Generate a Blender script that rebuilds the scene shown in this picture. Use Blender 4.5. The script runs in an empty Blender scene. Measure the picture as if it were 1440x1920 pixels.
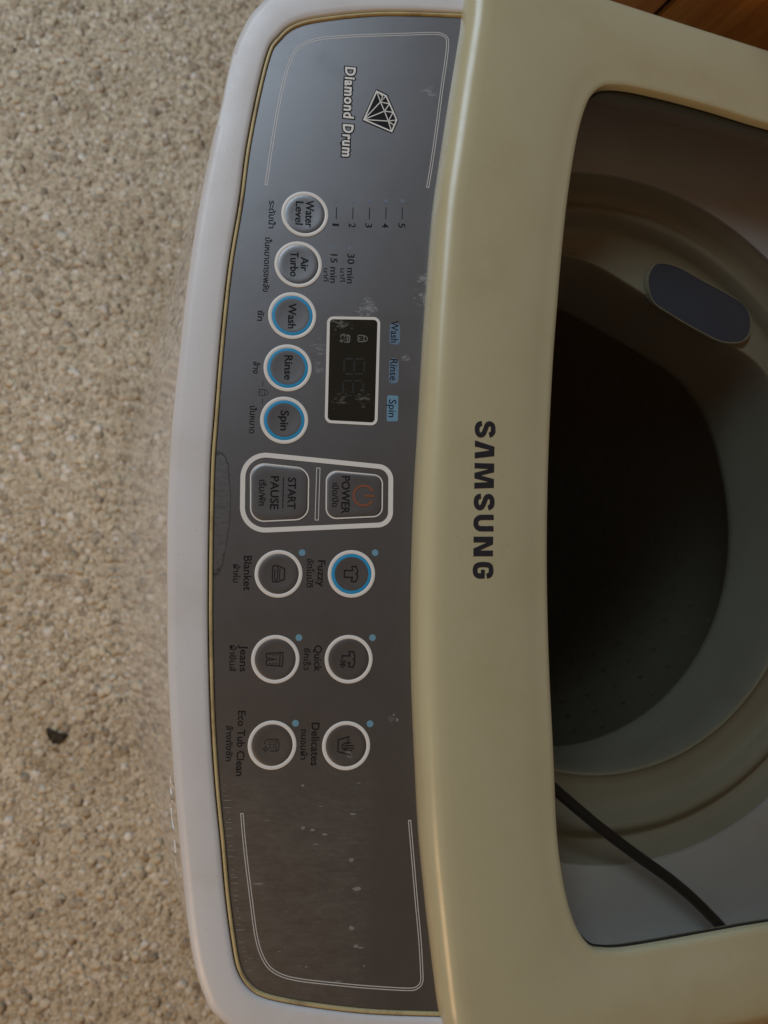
import bpy, bmesh, math, random
import numpy as np
from mathutils import Vector, Matrix
from mathutils.geometry import tessellate_polygon
random.seed(4); rng = np.random.default_rng(7)
sc = bpy.context.scene
COL = sc.collection

# ------------------------------------------------------------------ camera
CAM = Vector((0.0475, 0.0, 1.314))
F = 1500.0
def _rot(pitch, roll, yaw):
    M = np.stack([[0, 1, 0.], [1, 0, 0.], [0, 0, -1.]], 1)
    def R(ax, a):
        K = np.array([[0, -ax[2], ax[1]], [ax[2], 0, -ax[0]], [-ax[1], ax[0], 0]])
        return np.eye(3) + np.sin(a) * K + (1 - np.cos(a)) * K @ K
    M = R(np.array([1, 0, 0.]), math.radians(pitch)) @ M
    M = R(M[:, 0], math.radians(yaw)) @ M
    return R(M[:, 2], math.radians(roll)) @ M
CM = _rot(20.0, -1.5, 5.0)
cam = bpy.data.cameras.new("camera"); camo = bpy.data.objects.new("camera", cam); COL.objects.link(camo)
mw = Matrix(((CM[0, 0], -CM[0, 1], -CM[0, 2], CAM.x), (CM[1, 0], -CM[1, 1], -CM[1, 2], CAM.y),
             (CM[2, 0], -CM[2, 1], -CM[2, 2], CAM.z), (0, 0, 0, 1)))
camo.matrix_world = mw
cam.sensor_fit = 'HORIZONTAL'; cam.sensor_width = 36; cam.lens = 36 * F / 1440
cam.clip_start = 0.01; cam.clip_end = 50
cam.dof.use_dof = True; cam.dof.focus_distance = 0.41; cam.dof.aperture_fstop = 14
sc.camera = camo

# ------------------------------------------------------------------ light
world = bpy.data.worlds.new("World"); sc.world = world; world.use_nodes = True
bg = world.node_tree.nodes["Background"]
bg.inputs[0].default_value = (1.0, 0.72, 0.48, 1); bg.inputs[1].default_value = 0.095
def area(name, loc, target, size, power, color):
    l = bpy.data.lights.new(name, 'AREA'); l.shape = 'RECTANGLE'; l.size = size[0]; l.size_y = size[1]
    l.energy = power; l.color = color
    o = bpy.data.objects.new(name, l); COL.objects.link(o); o.location = loc
    o.rotation_euler = (Vector(target) - Vector(loc)).to_track_quat('-Z', 'Y').to_euler()
    return o
area("cool_softbox", (-2.12, -1.52, 2.68), (0, 0.0, 0.8), (1.9, 1.5), 70, (0.68, 0.84, 1.0))  # unseen softbox added for the cool light and the panel's bluish sheen
area("room_light", (1.9, -2.0, 2.3), (0.1, 0.0, 0.4), (1.0, 1.0), 33, (1.0, 0.62, 0.32))
sc.view_settings.view_transform = 'Standard'; sc.view_settings.look = 'None'
sc.view_settings.exposure = 0; sc.view_settings.gamma = 1

# ------------------------------------------------------------------ planes in the machine
def ray(px, py):
    d = CM @ np.array([px - 720, py - 960, F]); return Vector(d)
class Plane:
    """a flat surface of the machine: origin, ex (along the machine's width), ey (towards its back), n"""
    def __init__(s, o, ex, ey):
        s.o = Vector(o); s.ex = Vector(ex).normalized(); s.ey = Vector(ey).normalized(); s.n = s.ex.cross(s.ey)
    def hit(s, px, py):
        d = ray(px, py); t = (s.o - CAM).dot(s.n) / d.dot(s.n); return CAM + d * t
    def loc(s, px, py):                 # millimetres on the surface
        v = s.hit(px, py) - s.o; return (v.dot(s.ex) * 1000, v.dot(s.ey) * 1000)
    def pt(s, a, b, h=0.0):
        return s.o + s.ex * (a / 1000) + s.ey * (b / 1000) + s.n * (h / 1000)
TAU = math.radians(14)
PO = Vector((0.0065, 0.1034, 1.314 - 0.3760))
PANEL = Plane(PO, (1, 0, 0), (0, math.cos(TAU), math.sin(TAU)))
LZ = 1.314 - 0.3443
LID = Plane((0, 0.15, LZ), (1, 0, 0), (0, 1, 0))
def level(z): return Plane((0, 0.3, z), (1, 0, 0), (0, 1, 0))

# ------------------------------------------------------------------ materials
def mat(name, color, rough=0.5, metal=0.0, spec=0.5, coat=0.0):
    m = bpy.data.materials.new(name); m.use_nodes = True; b = m.node_tree.nodes["Principled BSDF"]
    b.inputs["Base Color"].default_value = (*color, 1); b.inputs["Roughness"].default_value = rough
    b.inputs["Metallic"].default_value = metal; b.inputs["Specular IOR Level"].default_value = spec
    b.inputs["Coat Weight"].default_value = coat
    return m
class NT:
    def __init__(s, m): s.t = m.node_tree; s.b = s.t.nodes["Principled BSDF"]
    def n(s, ty, **k):
        x = s.t.nodes.new(ty)
        for a, v in k.items(): setattr(x, a, v)
        return x
    def l(s, a, b): s.t.links.new(a, b)
    def pos(s): return s.n('ShaderNodeNewGeometry').outputs['Position']
    def math(s, op, a, b=None, c=None, clamp=False):
        x = s.n('ShaderNodeMath', operation=op); x.use_clamp = clamp
        for i, v in enumerate((a, b, c)):
            if v is None: continue
            if isinstance(v, (int, float)): x.inputs[i].default_value = v
            else: s.l(v, x.inputs[i])
        return x.outputs[0]
    def noise(s, vec, scale, detail=4, rough=0.6, stretch=None):
        if stretch is not None:
            mp = s.n('ShaderNodeMapping'); mp.inputs['Scale'].default_value = stretch; s.l(vec, mp.inputs['Vector']); vec = mp.outputs[0]
        x = s.n('ShaderNodeTexNoise'); x.inputs['Scale'].default_value = scale; x.inputs['Detail'].default_value = detail
        x.inputs['Roughness'].default_value = rough; s.l(vec, x.inputs['Vector']); return x.outputs['Fac']
    def step(s, v, lo, hi):
        x = s.n('ShaderNodeMapRange'); x.interpolation_type = 'SMOOTHSTEP'; x.inputs['From Min'].default_value = lo
        x.inputs['From Max'].default_value = hi; s.l(v, x.inputs['Value']); return x.outputs[0]
    def mix(s, f, a, b):
        x = s.n('ShaderNodeMix', data_type='RGBA')
        if isinstance(f, (int, float)): x.inputs[0].default_value = f
        else: s.l(f, x.inputs[0])
        for i, v in ((6, a), (7, b)):
            if isinstance(v, tuple): x.inputs[i].default_value = (*v, 1)
            else: s.l(v, x.inputs[i])
        return x.outputs[2]
    def bump(s, h, strength, dist):
        x = s.n('ShaderNodeBump'); x.inputs['Strength'].default_value = strength; x.inputs['Distance'].default_value = dist
        s.l(h, x.inputs['Height']); s.l(x.outputs[0], s.b.inputs['Normal'])
    def blob(s, pos, c, r):             # 1 inside an ellipsoid round c (world metres), 0 outside
        a = s.n('ShaderNodeVectorMath', operation='SUBTRACT'); s.l(pos, a.inputs[0]); a.inputs[1].default_value = c
        d = s.n('ShaderNodeVectorMath', operation='DIVIDE'); s.l(a.outputs[0], d.inputs[0]); d.inputs[1].default_value = r
        e = s.n('ShaderNodeVectorMath', operation='LENGTH'); s.l(d.outputs[0], e.inputs[0])
        return s.math('SUBTRACT', 1.0, e.outputs['Value'], clamp=True)

def soiled(name, color, dirt, rough, amt=0.35, spec=0.5, scale=18, vary=0.22, bmp=0.05):
    m = mat(name, color, rough, 0, spec); q = NT(m); p = q.pos()
    n1 = q.noise(p, scale, 6, 0.65); f = q.math('MULTIPLY', q.step(n1, 0.42, 0.75), amt)
    n3 = q.noise(p, 900, 2, 0.5); sp = q.math('MULTIPLY', q.step(n3, 0.70, 0.76), 0.5)
    c = q.mix(f, color, dirt); c = q.mix(sp, c, tuple(v * 0.6 for v in dirt))
    n4 = q.noise(p, 640, 3, 0.6); c = q.mix(q.math('MULTIPLY', q.step(n4, 0.70, 0.76), 0.35), c, (0.72, 0.71, 0.68)); q.l(c, q.b.inputs['Base Color'])
    n2 = q.noise(p, scale * 4, 5, 0.7); r = q.math('MULTIPLY_ADD', n2, vary, rough - vary / 2); q.l(r, q.b.inputs['Roughness'])
    if bmp: q.bump(q.noise(p, 1400, 2, 0.5), bmp, 0.0004)
    return m
M_RIM = soiled('white_plastic', (0.545, 0.545, 0.55), (0.40, 0.36, 0.30), 0.38, 0.35)
M_BODY = soiled('white_enamel', (0.52, 0.52, 0.52), (0.41, 0.40, 0.385), 0.022, 0.35, 1.0, 18, 0.01, 0.0); M_BODY.node_tree.nodes['Principled BSDF'].inputs['IOR'].default_value = 2.1
M_LID = soiled('yellowed_plastic', (0.425, 0.395, 0.25), (0.37, 0.325, 0.185), 0.30, 0.5)
M_BEAD = soiled('tan_gasket', (0.42, 0.34, 0.17), (0.16, 0.11, 0.05), 0.45, 0.8, 0.5, 60)
M_GAP = mat('dark_gap', (0.01, 0.009, 0.008), 0.8)
M_INK = mat('black_ink', (0.008, 0.008, 0.009), 0.6, 0, 0.15)
M_LOGO = mat('charcoal_ink', (0.02, 0.021, 0.027), 0.4)
M_WHITE = mat('white_print', (0.62, 0.61, 0.58), 0.42)
M_THIN = mat('grey_print', (0.52, 0.51, 0.49), 0.42)
M_BLUE = mat('blue_print', (0.015, 0.24, 0.47), 0.4)
M_PALE = mat('pale_blue_lens', (0.13, 0.27, 0.36), 0.35)
M_PALE2 = mat('unlit_lens', (0.12, 0.15, 0.19), 0.4)
M_PLATE = mat('pale_blue_print', (0.12, 0.24, 0.34), 0.4)
M_PLATE2 = mat('dim_blue_print', (0.105, 0.165, 0.24), 0.4)
M_ORANGE = mat('orange_print', (0.19, 0.06, 0.022), 0.5)
M_DIM = mat('grey_icon', (0.26, 0.26, 0.24), 0.5)
M_SEG = mat('unlit_segment', (0.0125, 0.0135, 0.0105), 0.4)
M_TUB = soiled('grey_plastic', (0.50, 0.50, 0.47), (0.42, 0.37, 0.26), 0.35, 0.5)
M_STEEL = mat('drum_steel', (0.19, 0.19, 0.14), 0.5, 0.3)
M_BASIN = soiled('pale_grey_plastic', (0.74, 0.75, 0.74), (0.60, 0.56, 0.46), 0.35, 0.4)
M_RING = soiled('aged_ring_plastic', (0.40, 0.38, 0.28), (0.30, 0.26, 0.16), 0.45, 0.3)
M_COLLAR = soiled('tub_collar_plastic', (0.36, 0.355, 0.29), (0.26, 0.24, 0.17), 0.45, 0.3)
M_HOLE = mat('hole_dark', (0.13, 0.13, 0.10), 0.8)
M_CABLE = mat('black_rubber', (0.018, 0.018, 0.018), 0.5)
M_SLATE = mat('blue_grey_plastic', (0.085, 0.115, 0.155), 0.5, 0, 0.2)
M_RESIDUE = mat('dried_residue', (0.17, 0.165, 0.15), 0.8)

def at(px, py, h=0): 
    v = PANEL.hit(px, py); return (v.x, v.y, v.z)
SCUFFS = [((690, 580), .010, .35), ((640, 605), .010, .30), ((598, 652), .007, .25), ((800, 560), .011, .40), ((795, 525), .008, .35),
          ((762, 672), .005, .35), ((640, 748), .008, .20), ((680, 746), .008, .30), ((805, 172), .007, .30), ((596, 690), .006, .2),
          ((655, 1415), .006, .3), ((735, 1350), .006, .15)]
def scuff_mask(q, p):
    tot = None
    fine = q.noise(p, 330, 5, 0.75, (1.7, 0.8, 1))
    for (c, r, s) in SCUFFS:
        b = q.blob(p, at(*c), (r, r, r)); b = q.math('MULTIPLY_ADD', b, 0.30, fine)
        b = q.math('MULTIPLY', q.step(b, 0.70, 0.80), s); 
        inside = q.step(q.blob(p, at(*c), (r, r, r)), 0.0, 0.25); b = q.math('MULTIPLY', b, inside)
        tot = b if tot is None else q.math('MAXIMUM', tot, b)
    return tot
def make_panel_mat():
    m = mat('silver_film', (0.2, 0.2, 0.2), 0.4, 0.9); q = NT(m); p = q.pos()
    sx = q.n('ShaderNodeSeparateXYZ'); q.l(p, sx.inputs[0])
    grain = q.noise(p, 2600, 2, 0.5)
    c = q.mix(q.math('MULTIPLY', q.step(grain, 0.35, 0.65), 0.5), (0.198, 0.192, 0.193), (0.158, 0.151, 0.150))
    # dried glue streaks left on the lower half of the film (a patch with its own edge)
    x0 = at(540, 1460)[0]; yb = at(692, 1600)[1]
    wob = q.noise(p, 60, 4, 0.6)
    ax = q.math('ADD', sx.outputs['X'], q.math('MULTIPLY', wob, 0.05))
    area_x = q.step(ax, x0 + 0.005, x0 + 0.045)
    by = q.math('ADD', sx.outputs['Y'], q.math('MULTIPLY', q.noise(p, 150, 3, 0.5), 0.004))
    area_y = q.math('SUBTRACT', 1.0, q.step(by, yb - 0.004, yb + 0.007))
    patch = q.math('MULTIPLY', area_x, area_y)
    st = q.noise(p, 260, 6, 0.75, (3.2, 0.7, 1)); st2 = q.noise(p, 90, 5, 0.7, (2.2, 0.8, 1))
    glue = q.math('MULTIPLY', patch, q.math('MULTIPLY_ADD', q.step(st, 0.45, 0.72), 0.40, q.math('MULTIPLY', q.step(st2, 0.35, 0.7), 0.32)))
    c = q.mix(q.math('MULTIPLY', glue, 0.9), c, (0.155, 0.165, 0.14))
    fl = q.math('MULTIPLY', patch, q.math('MULTIPLY', q.step(q.noise(p, 170, 4, 0.75, (2.4, 1.0, 1)), 0.70, 0.78), 0.6))
    c = q.mix(fl, c, (0.26, 0.25, 0.22))
    # a lifted, grimy strip along the front edge
    e = q.blob(p, at(408, 960), (0.034, 0.0065, 0.02)); e2 = q.math('MULTIPLY_ADD', q.noise(p, 130, 5, 0.65), 0.55, q.math('SUBTRACT', e, 0.12))
    strip = q.math('MULTIPLY', q.step(e2, 0.22, 0.26), q.step(e, 0.0, 0.06)); line = q.math('MULTIPLY', strip, q.math('SUBTRACT', 1.0, q.step(e2, 0.27, 0.33)))
    c = q.mix(q.math('MULTIPLY', strip, q.math('MULTIPLY_ADD', q.step(st, 0.4, 0.7), 0.4, 0.1)), c, (0.07, 0.066, 0.058))
    c = q.mix(q.math('MULTIPLY', line, 0.55), c, (0.03, 0.025, 0.022))
    s = scuff_mask(q, p); c = q.mix(s, c, (0.36, 0.36, 0.35))
    smudge = q.noise(p, 35, 5, 0.6); c = q.mix(q.math('MULTIPLY', q.step(smudge, 0.52, 0.75), 0.35), c, (0.13, 0.13, 0.13))
    q.l(c, q.b.inputs['Base Color'])
    dirty = q.math('MAXIMUM', q.math('MAXIMUM', q.math('MULTIPLY', glue, 0.45), s), q.math('MULTIPLY', strip, 0.12))
    q.l(q.math('MULTIPLY_ADD', dirty, 0.22, q.math('MULTIPLY_ADD', smudge, 0.12, 0.32)), q.b.inputs['Roughness'])
    q.l(q.math('SUBTRACT', 0.88, q.math('MULTIPLY', dirty, 0.70)), q.b.inputs['Metallic'])
    q.bump(q.math('MULTIPLY_ADD', grain, 0.5, q.math('MULTIPLY', dirty, 1.5)), 0.12, 0.0003)
    return m
M_PANEL = make_panel_mat()
def make_display_mat():
    m = mat('dark_display_film', (0.012, 0.011, 0.008), 0.22); q = NT(m); p = q.pos()
    q.l(q.mix(scuff_mask(q, p), (0.014, 0.013, 0.009), (0.30, 0.30, 0.27)), q.b.inputs['Base Color']); return m
M_DISPLAY = make_display_mat()
def make_window_mat():
    m = bpy.data.materials.new('smoked_window'); m.use_nodes = True; t = m.node_tree; t.nodes.clear()
    out = t.nodes.new('ShaderNodeOutputMaterial'); mx = t.nodes.new('ShaderNodeMixShader'); fr = t.nodes.new('ShaderNodeFresnel')
    tr = t.nodes.new('ShaderNodeBsdfTransparent'); gl = t.nodes.new('ShaderNodeBsdfGlossy'); df = t.nodes.new('ShaderNodeBsdfDiffuse')
    m2 = t.nodes.new('ShaderNodeMixShader'); fr.inputs[0].default_value = 1.22
    tr.inputs[0].default_value = (0.94, 0.94, 0.92, 1); gl.inputs['Roughness'].default_value = 0.16
    df.inputs[0].default_value = (0.12, 0.12, 0.11, 1)
    g = t.nodes.new('ShaderNodeNewGeometry'); no = t.nodes.new('ShaderNodeTexNoise'); no.inputs['Scale'].default_value = 420; no.inputs['Detail'].default_value = 3
    t.links.new(g.outputs['Position'], no.inputs['Vector'])
    mr = t.nodes.new('ShaderNodeMapRange'); mr.inputs['From Min'].default_value = 0.78; mr.inputs['From Max'].default_value = 0.84
    mr.inputs['To Min'].default_value = 0.006; mr.inputs['To Max'].default_value = 0.7; t.links.new(no.outputs['Fac'], mr.inputs['Value'])
    t.links.new(mr.outputs[0], m2.inputs[0]); t.links.new(tr.outputs[0], m2.inputs[1]); t.links.new(df.outputs[0], m2.inputs[2])
    t.links.new(fr.outputs[0], mx.inputs[0]); t.links.new(m2.outputs[0], mx.inputs[1]); t.links.new(gl.outputs[0], mx.inputs[2])
    t.links.new(mx.outputs[0], out.inputs[0]); return m
M_WINDOW = make_window_mat()

# ------------------------------------------------------------------ object helpers
def tag(o, **k):
    for a, v in k.items(): o[a] = v
    return o
def empty(name, loc, label, cat):
    o = bpy.data.objects.new(name, None); o.location = loc; o.empty_display_size = 0.05; COL.objects.link(o)
    o['label'] = label; o['category'] = cat; return o
def mesh_obj(name, verts, faces, m, parent=None, smooth=False, label=None, kind=None, angle=None):
    V = [Vector(v) for v in verts]
    lo = Vector((min(v.x for v in V), min(v.y for v in V), min(v.z for v in V))); hi = Vector((max(v.x for v in V), max(v.y for v in V), max(v.z for v in V)))
    c = (lo + hi) / 2
    me = bpy.data.meshes.new(name); me.from_pydata([tuple(v - c) for v in V], [], faces)
    me.materials.append(m); me.validate()
    bm = bmesh.new(); bm.from_mesh(me); bmesh.ops.recalc_face_normals(bm, faces=bm.faces[:]); bm.to_mesh(me); bm.free()
    if smooth:
        me.shade_smooth()
        if angle is not None: me.set_sharp_from_angle(angle=math.radians(angle))
    o = bpy.data.objects.new(name, me); COL.objects.link(o)
    if parent is not None:
        o.parent = parent; o.location = c - WORLD[parent.name]
    else: o.location = c
    WORLD[o.name] = c
    if label: o['label'] = label
    if kind: o['kind'] = kind
    return o
WORLD = {}
def adopt(e): WORLD[e.name] = Vector(e.location)

def plate_geo(P, pts, h0, h1):
    """closed flat shape (2D mm) on plane P between heights h0 and h1"""
    n = len(pts); v = [P.pt(a, b, h1) for a, b in pts] + [P.pt(a, b, h0) for a, b in pts]
    tris = tessellate_polygon([[Vector((a, b, 0)) for a, b in pts]])
    f = [tuple(t) for t in tris] + [tuple(n + i for i in reversed(t)) for t in tris]
    f += [(i, (i + 1) % n, n + (i + 1) % n, n + i) for i in range(n)]
    return v, f
def ribbon_geo(P, pts, w, h0, h1, closed=False):
    n = len(pts); L = []; R = []
    A = [Vector((a, b)) for a, b in pts]
    for i in range(n):
        p0 = A[i - 1] if (closed or i > 0) else A[i]; p1 = A[(i + 1) % n] if (closed or i < n - 1) else A[i]
        d0 = (A[i] - p0); d1 = (p1 - A[i])
        if d0.length < 1e-9: d0 = d1
        if d1.length < 1e-9: d1 = d0
        d0 = d0.normalized(); d1 = d1.normalized(); t = (d0 + d1)
        t = t.normalized() if t.length > 1e-6 else d1
        nn = Vector((-t.y, t.x)); c = max(0.5, nn.dot(Vector((-d1.y, d1.x))))
        L.append(A[i] + nn * (w / 2 / c)); R.append(A[i] - nn * (w / 2 / c))
    v = [P.pt(*p, h1) for p in L] + [P.pt(*p, h1) for p in R] + [P.pt(*p, h0) for p in L] + [P.pt(*p, h0) for p in R]
    f = []
    for i in range(n if closed else n - 1):
        j = (i + 1) % n
        f += [(i, j, n + j, n + i), (2 * n + i, 3 * n + i, 3 * n + j, 2 * n + j), (i, 2 * n + i, 2 * n + j, j), (n + i, n + j, 3 * n + j, 3 * n + i)]
    if not closed: f += [(0, n, 3 * n, 2 * n), (n - 1, 3 * n - 1, 4 * n - 1, 2 * n - 1)]
    return v, f
def join(gs):
    V = []; Fc = []
    for v, f in gs:
        k = len(V); V += list(v); Fc += [tuple(i + k for i in t) for t in f]
    return V, Fc
def catmull(pts, k=6, closed=False):
    n = len(pts); out = []
    for i in range(n if closed else n - 1):
        p = [pts[(i + j) % n] if closed else pts[min(max(i + j, 0), n - 1)] for j in (-1, 0, 1, 2)]
        for s in range(k):
            t = s / k
            out.append(tuple(0.5 * (2 * p[1][c] + (p[2][c] - p[0][c]) * t + (2 * p[0][c] - 5 * p[1][c] + 4 * p[2][c] - p[3][c]) * t * t
                       + (3 * p[1][c] - p[0][c] - 3 * p[2][c] + p[3][c]) * t ** 3) for c in range(len(pts[0]))))
    if not closed: out.append(tuple(pts[-1]))
    return out
def round_poly(pts, radii, k=8):
    out = []; n = len(pts)
    for i in range(n):
        p = Vector(pts[i]); a = Vector(pts[i - 1]) - p; b = Vector(pts[(i + 1) % n]) - p
        r = radii[i] if hasattr(radii, '__len__') else radii
        a.normalize(); b.normalize(); ang = a.angle(b); d = r / math.tan(ang / 2)
        c = p + (a + b).normalized() * (r / math.sin(ang / 2)); s = p + a * d - c; e = p + b * d - c
        a0 = math.atan2(s.y, s.x); a1 = math.atan2(e.y, e.x); da = (a1 - a0 + math.pi) % (2 * math.pi) - math.pi
        for j in range(k + 1):
            t = a0 + da * j / k; out.append((c.x + r * math.cos(t), c.y + r * math.sin(t)))
    return out
def circle(c, r, n=64): return [(c[0] + r * math.cos(2 * math.pi * i / n), c[1] + r * math.sin(2 * math.pi * i / n)) for i in range(n)]
def loops_geo(loops, cap_first=False, cap_last=False):
    n = len(loops[0]); V = [p for L in loops for p in L]; f = []
    for k in range(len(loops) - 1):
        for i in range(n):
            j = (i + 1) % n; f.append((k * n + i, k * n + j, (k + 1) * n + j, (k + 1) * n + i))
    if cap_first: f.append(tuple(range(n)))
    if cap_last: f.append(tuple(reversed(range((len(loops) - 1) * n, len(loops) * n))))
    return V, f

FONT = None
THAI = lambda s: any('\u0e00' <= ch <= '\u0e7f' for ch in s)
def text_geo(P, s, a, b, cap, h0, h1, offset=0.0, space=1.0):
    """text whose baseline runs from pixel a to pixel b; cap = cap height in pixels"""
    A = Vector(P.loc(*a)); B = Vector(P.loc(*b)); dirv = (B - A); Lw = dirv.length; dirv.normalize(); up = Vector((-dirv.y, dirv.x))
    C2 = Vector(P.loc(a[0] + cap, a[1])); caplen = (C2 - A).length
    cu = bpy.data.curves.new('t', 'FONT'); cu.body = s; cu.size = 10.0; cu.resolution_u = 3; cu.offset = offset; cu.space_character = space
    if FONT and not THAI(s): cu.font = FONT
    caph = 0.558 if THAI(s) else (0.509 if FONT else 0.682)
    o = bpy.data.objects.new('t', cu); COL.objects.link(o)
    bpy.context.view_layer.update()
    me = bpy.data.meshes.new_from_object(o.evaluated_get(bpy.context.evaluated_depsgraph_get()))
    V = [v.co.copy() for v in me.vertices]; Fc = [tuple(p.vertices) for p in me.polygons]
    bpy.data.objects.remove(o); bpy.data.curves.remove(cu); bpy.data.meshes.remove(me)
    if not V: print('EMPTY TEXT', s); return [], []
    x0 = min(v.x for v in V) + offset; x1 = max(v.x for v in V) - offset
    kx = Lw / (x1 - x0); ky = caplen / (10.0 * caph)
    def place(v, h):
        q = A + dirv * ((v.x - x0) * kx) + up * (v.y * ky); return P.pt(q.x, q.y, h)
    n = len(V); vv = [place(v, h1) for v in V] + [place(v, h0) for v in V]
    from collections import Counter
    ec = Counter(); fo = {}
    for f in Fc:
        for i in range(len(f)):
            e = (f[i], f[(i + 1) % len(f)]); ec[tuple(sorted(e))] += 1; fo[tuple(sorted(e))] = e
    side = [(e[1], e[0], n + e[0], n + e[1]) for k, e in fo.items() if ec[k] == 1]
    return vv, Fc + [tuple(n + i for i in reversed(f)) for f in Fc] + side
def letter(parent, s, a, b, cap, m=None, P=None, h=0.02, **k):
    P = P or PANEL; off = k.pop('base', 0.0)
    v, f = text_geo(P, s, a, b, cap, off - 0.15, off + h + 0.06, **k)
    return mesh_obj('lettering', v, f, m or M_INK, parent) if v else None

# ------------------------------------------------------------------ floor, wall
def make_floor_mat(name, stones):
    m = mat(name, (0.3, 0.25, 0.18), 0.7); q = NT(m); p = q.pos()
    big = q.noise(p, 5, 5, 0.6)
    if stones:
        at_ = q.n('ShaderNodeAttribute', attribute_name='stone_shade'); v = at_.outputs['Fac']
        tone = q.n('ShaderNodeAttribute', attribute_name='stone_tone').outputs['Fac']
    else:
        vo = q.n('ShaderNodeTexVoronoi'); vo.inputs['Scale'].default_value = 190; q.l(p, vo.inputs['Vector'])
        sp = q.n('ShaderNodeSeparateColor'); q.l(vo.outputs['Color'], sp.inputs[0]); v = sp.outputs[0]; tone = sp.outputs[1]
    # cement tone shared by matrix and stones, mottled at several sizes
    mott = q.noise(p, 75, 6, 0.8); base = q.mix(q.step(mott, 0.36, 0.64), (0.42, 0.34, 0.235), (0.78, 0.68, 0.52))
    base = q.mix(q.math('MULTIPLY', q.step(big, 0.44, 0.66), 0.55), base, (0.34, 0.25, 0.15))
    r = q.n('ShaderNodeValToRGB'); e = r.color_ramp.elements
    e[0].position = 0; e[0].color = (0.12, 0.085, 0.055, 1); e[1].position = 1; e[1].color = (0.95, 0.92, 0.85, 1)
    for pos, c in ((0.07, (0.09, 0.065, 0.045)), (0.17, (0.24, 0.18, 0.115)), (0.35, (0.55, 0.46, 0.31)), (0.7, (0.73, 0.64, 0.46)), (0.88, (0.86, 0.78, 0.62)), (0.95, (0.95, 0.92, 0.86))):
        x = r.color_ramp.elements.new(pos); x.color = (*c, 1)
    q.l(v, r.inputs[0]); c = r.outputs[0]
    c = q.mix(q.math('MULTIPLY', tone, 0.35), c, (0.50, 0.34, 0.18))
    c = q.mix(0.52 if stones else 0.6, c, base)
    if not stones: q.bump(q.noise(p, 350, 4, 0.6), 0.25, 0.001)
    q.l(c, q.b.inputs['Base Color']); return m
M_FLOOR = make_floor_mat('washed_gravel_cement', False); M_STONE = make_floor_mat('washed_gravel_stones', True)
fl = mesh_obj('floor', [(-6, -6, 0), (6, -6, 0), (6, 6, 0), (-6, 6, 0)], [(0, 1, 2, 3)], M_FLOOR, kind='structure')
FP = level(0.0)
cs = [FP.hit(*p) for p in ((-40, -40), (520, -40), (-40, 1960), (430, 1960))]
X0 = min(c.x for c in cs); X1 = max(c.x for c in cs); Y0 = min(c.y for c in cs); Y1 = max(c.y for c in cs) + 0.02
X0 -= .15; X1 += .15; Y0 -= .2
def stones():
    t = (1 + 5 ** .5) / 2
    ico = np.array([(-1, t, 0), (1, t, 0), (-1, -t, 0), (1, -t, 0), (0, -1, t), (0, 1, t), (0, -1, -t), (0, 1, -t), (t, 0, -1), (t, 0, 1), (-t, 0, -1), (-t, 0, 1)]) / math.hypot(1, t)
    fc = np.array([(0, 11, 5), (0, 5, 1), (0, 1, 7), (0, 7, 10), (0, 10, 11), (1, 5, 9), (5, 11, 4), (11, 10, 2), (10, 7, 6), (7, 1, 8), (3, 9, 4), (3, 4, 2), (3, 2, 6), (3, 6, 8), (3, 8, 9), (4, 9, 5), (2, 4, 11), (6, 2, 10), (8, 6, 7), (9, 8, 1)])
    s = 0.0054; gx = np.arange(X0, X1, s); gy = np.arange(Y0, Y1, s); G = np.stack(np.meshgrid(gx, gy), -1).reshape(-1, 2)
    G = G + rng.uniform(-s * .5, s * .5, G.shape)
    n = len(G); print('stones', n)
    r = rng.lognormal(0, .55, n) * 0.0025; r = np.clip(r, .0010, .0080)
    V = ico[None] * (1 + rng.uniform(-.22, .22, (n, 12, 1))) * r[:, None, None]
    V[..., 0] *= rng.uniform(.8, 1.4, (n, 1)); V[..., 2] *= 0.07
    a = rng.uniform(0, 6.28, n); c_, s_ = np.cos(a)[:, None], np.sin(a)[:, None]
    x = V[..., 0] * c_ - V[..., 1] * s_; y = V[..., 0] * s_ + V[..., 1] * c_; V[..., 0] = x; V[..., 1] = y
    V[..., :2] += G[:, None]; V[..., 2] += rng.uniform(-.00012, .00016, (n, 1)) 
    FcA = (fc[None] + 12 * np.arange(n)[:, None, None]).reshape(-1, 3)
    c = np.array([(X0 + X1) / 2, (Y0 + Y1) / 2, 0]); VV = V.reshape(-1, 3) - c
    me = bpy.data.meshes.new('floor_gravel'); me.vertices.add(len(VV)); me.vertices.foreach_set('co', VV.astype(np.float32).ravel())
    me.loops.add(FcA.size); me.loops.foreach_set('vertex_index', FcA.astype(np.int32).ravel()); me.polygons.add(len(FcA))
    me.polygons.foreach_set('loop_start', np.arange(0, FcA.size, 3, dtype=np.int32)); me.update(calc_edges=True)
    sh = np.repeat(rng.uniform(0, 1, n), 20); A = me.attributes.new('stone_shade', 'FLOAT', 'FACE'); A.data.foreach_set('value', sh.astype(np.float32))
    to = np.repeat(rng.uniform(0, 1, n) ** 2, 20); A = me.attributes.new('stone_tone', 'FLOAT', 'FACE'); A.data.foreach_set('value', to.astype(np.float32))
    me.shade_smooth(); me.materials.append(M_STONE)
    o = bpy.data.objects.new('gravel', me); COL.objects.link(o); o.location = c
    tag(o, label='small beige and brown stones of the washed gravel floor', category='gravel', kind='stuff')
stones()

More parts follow.
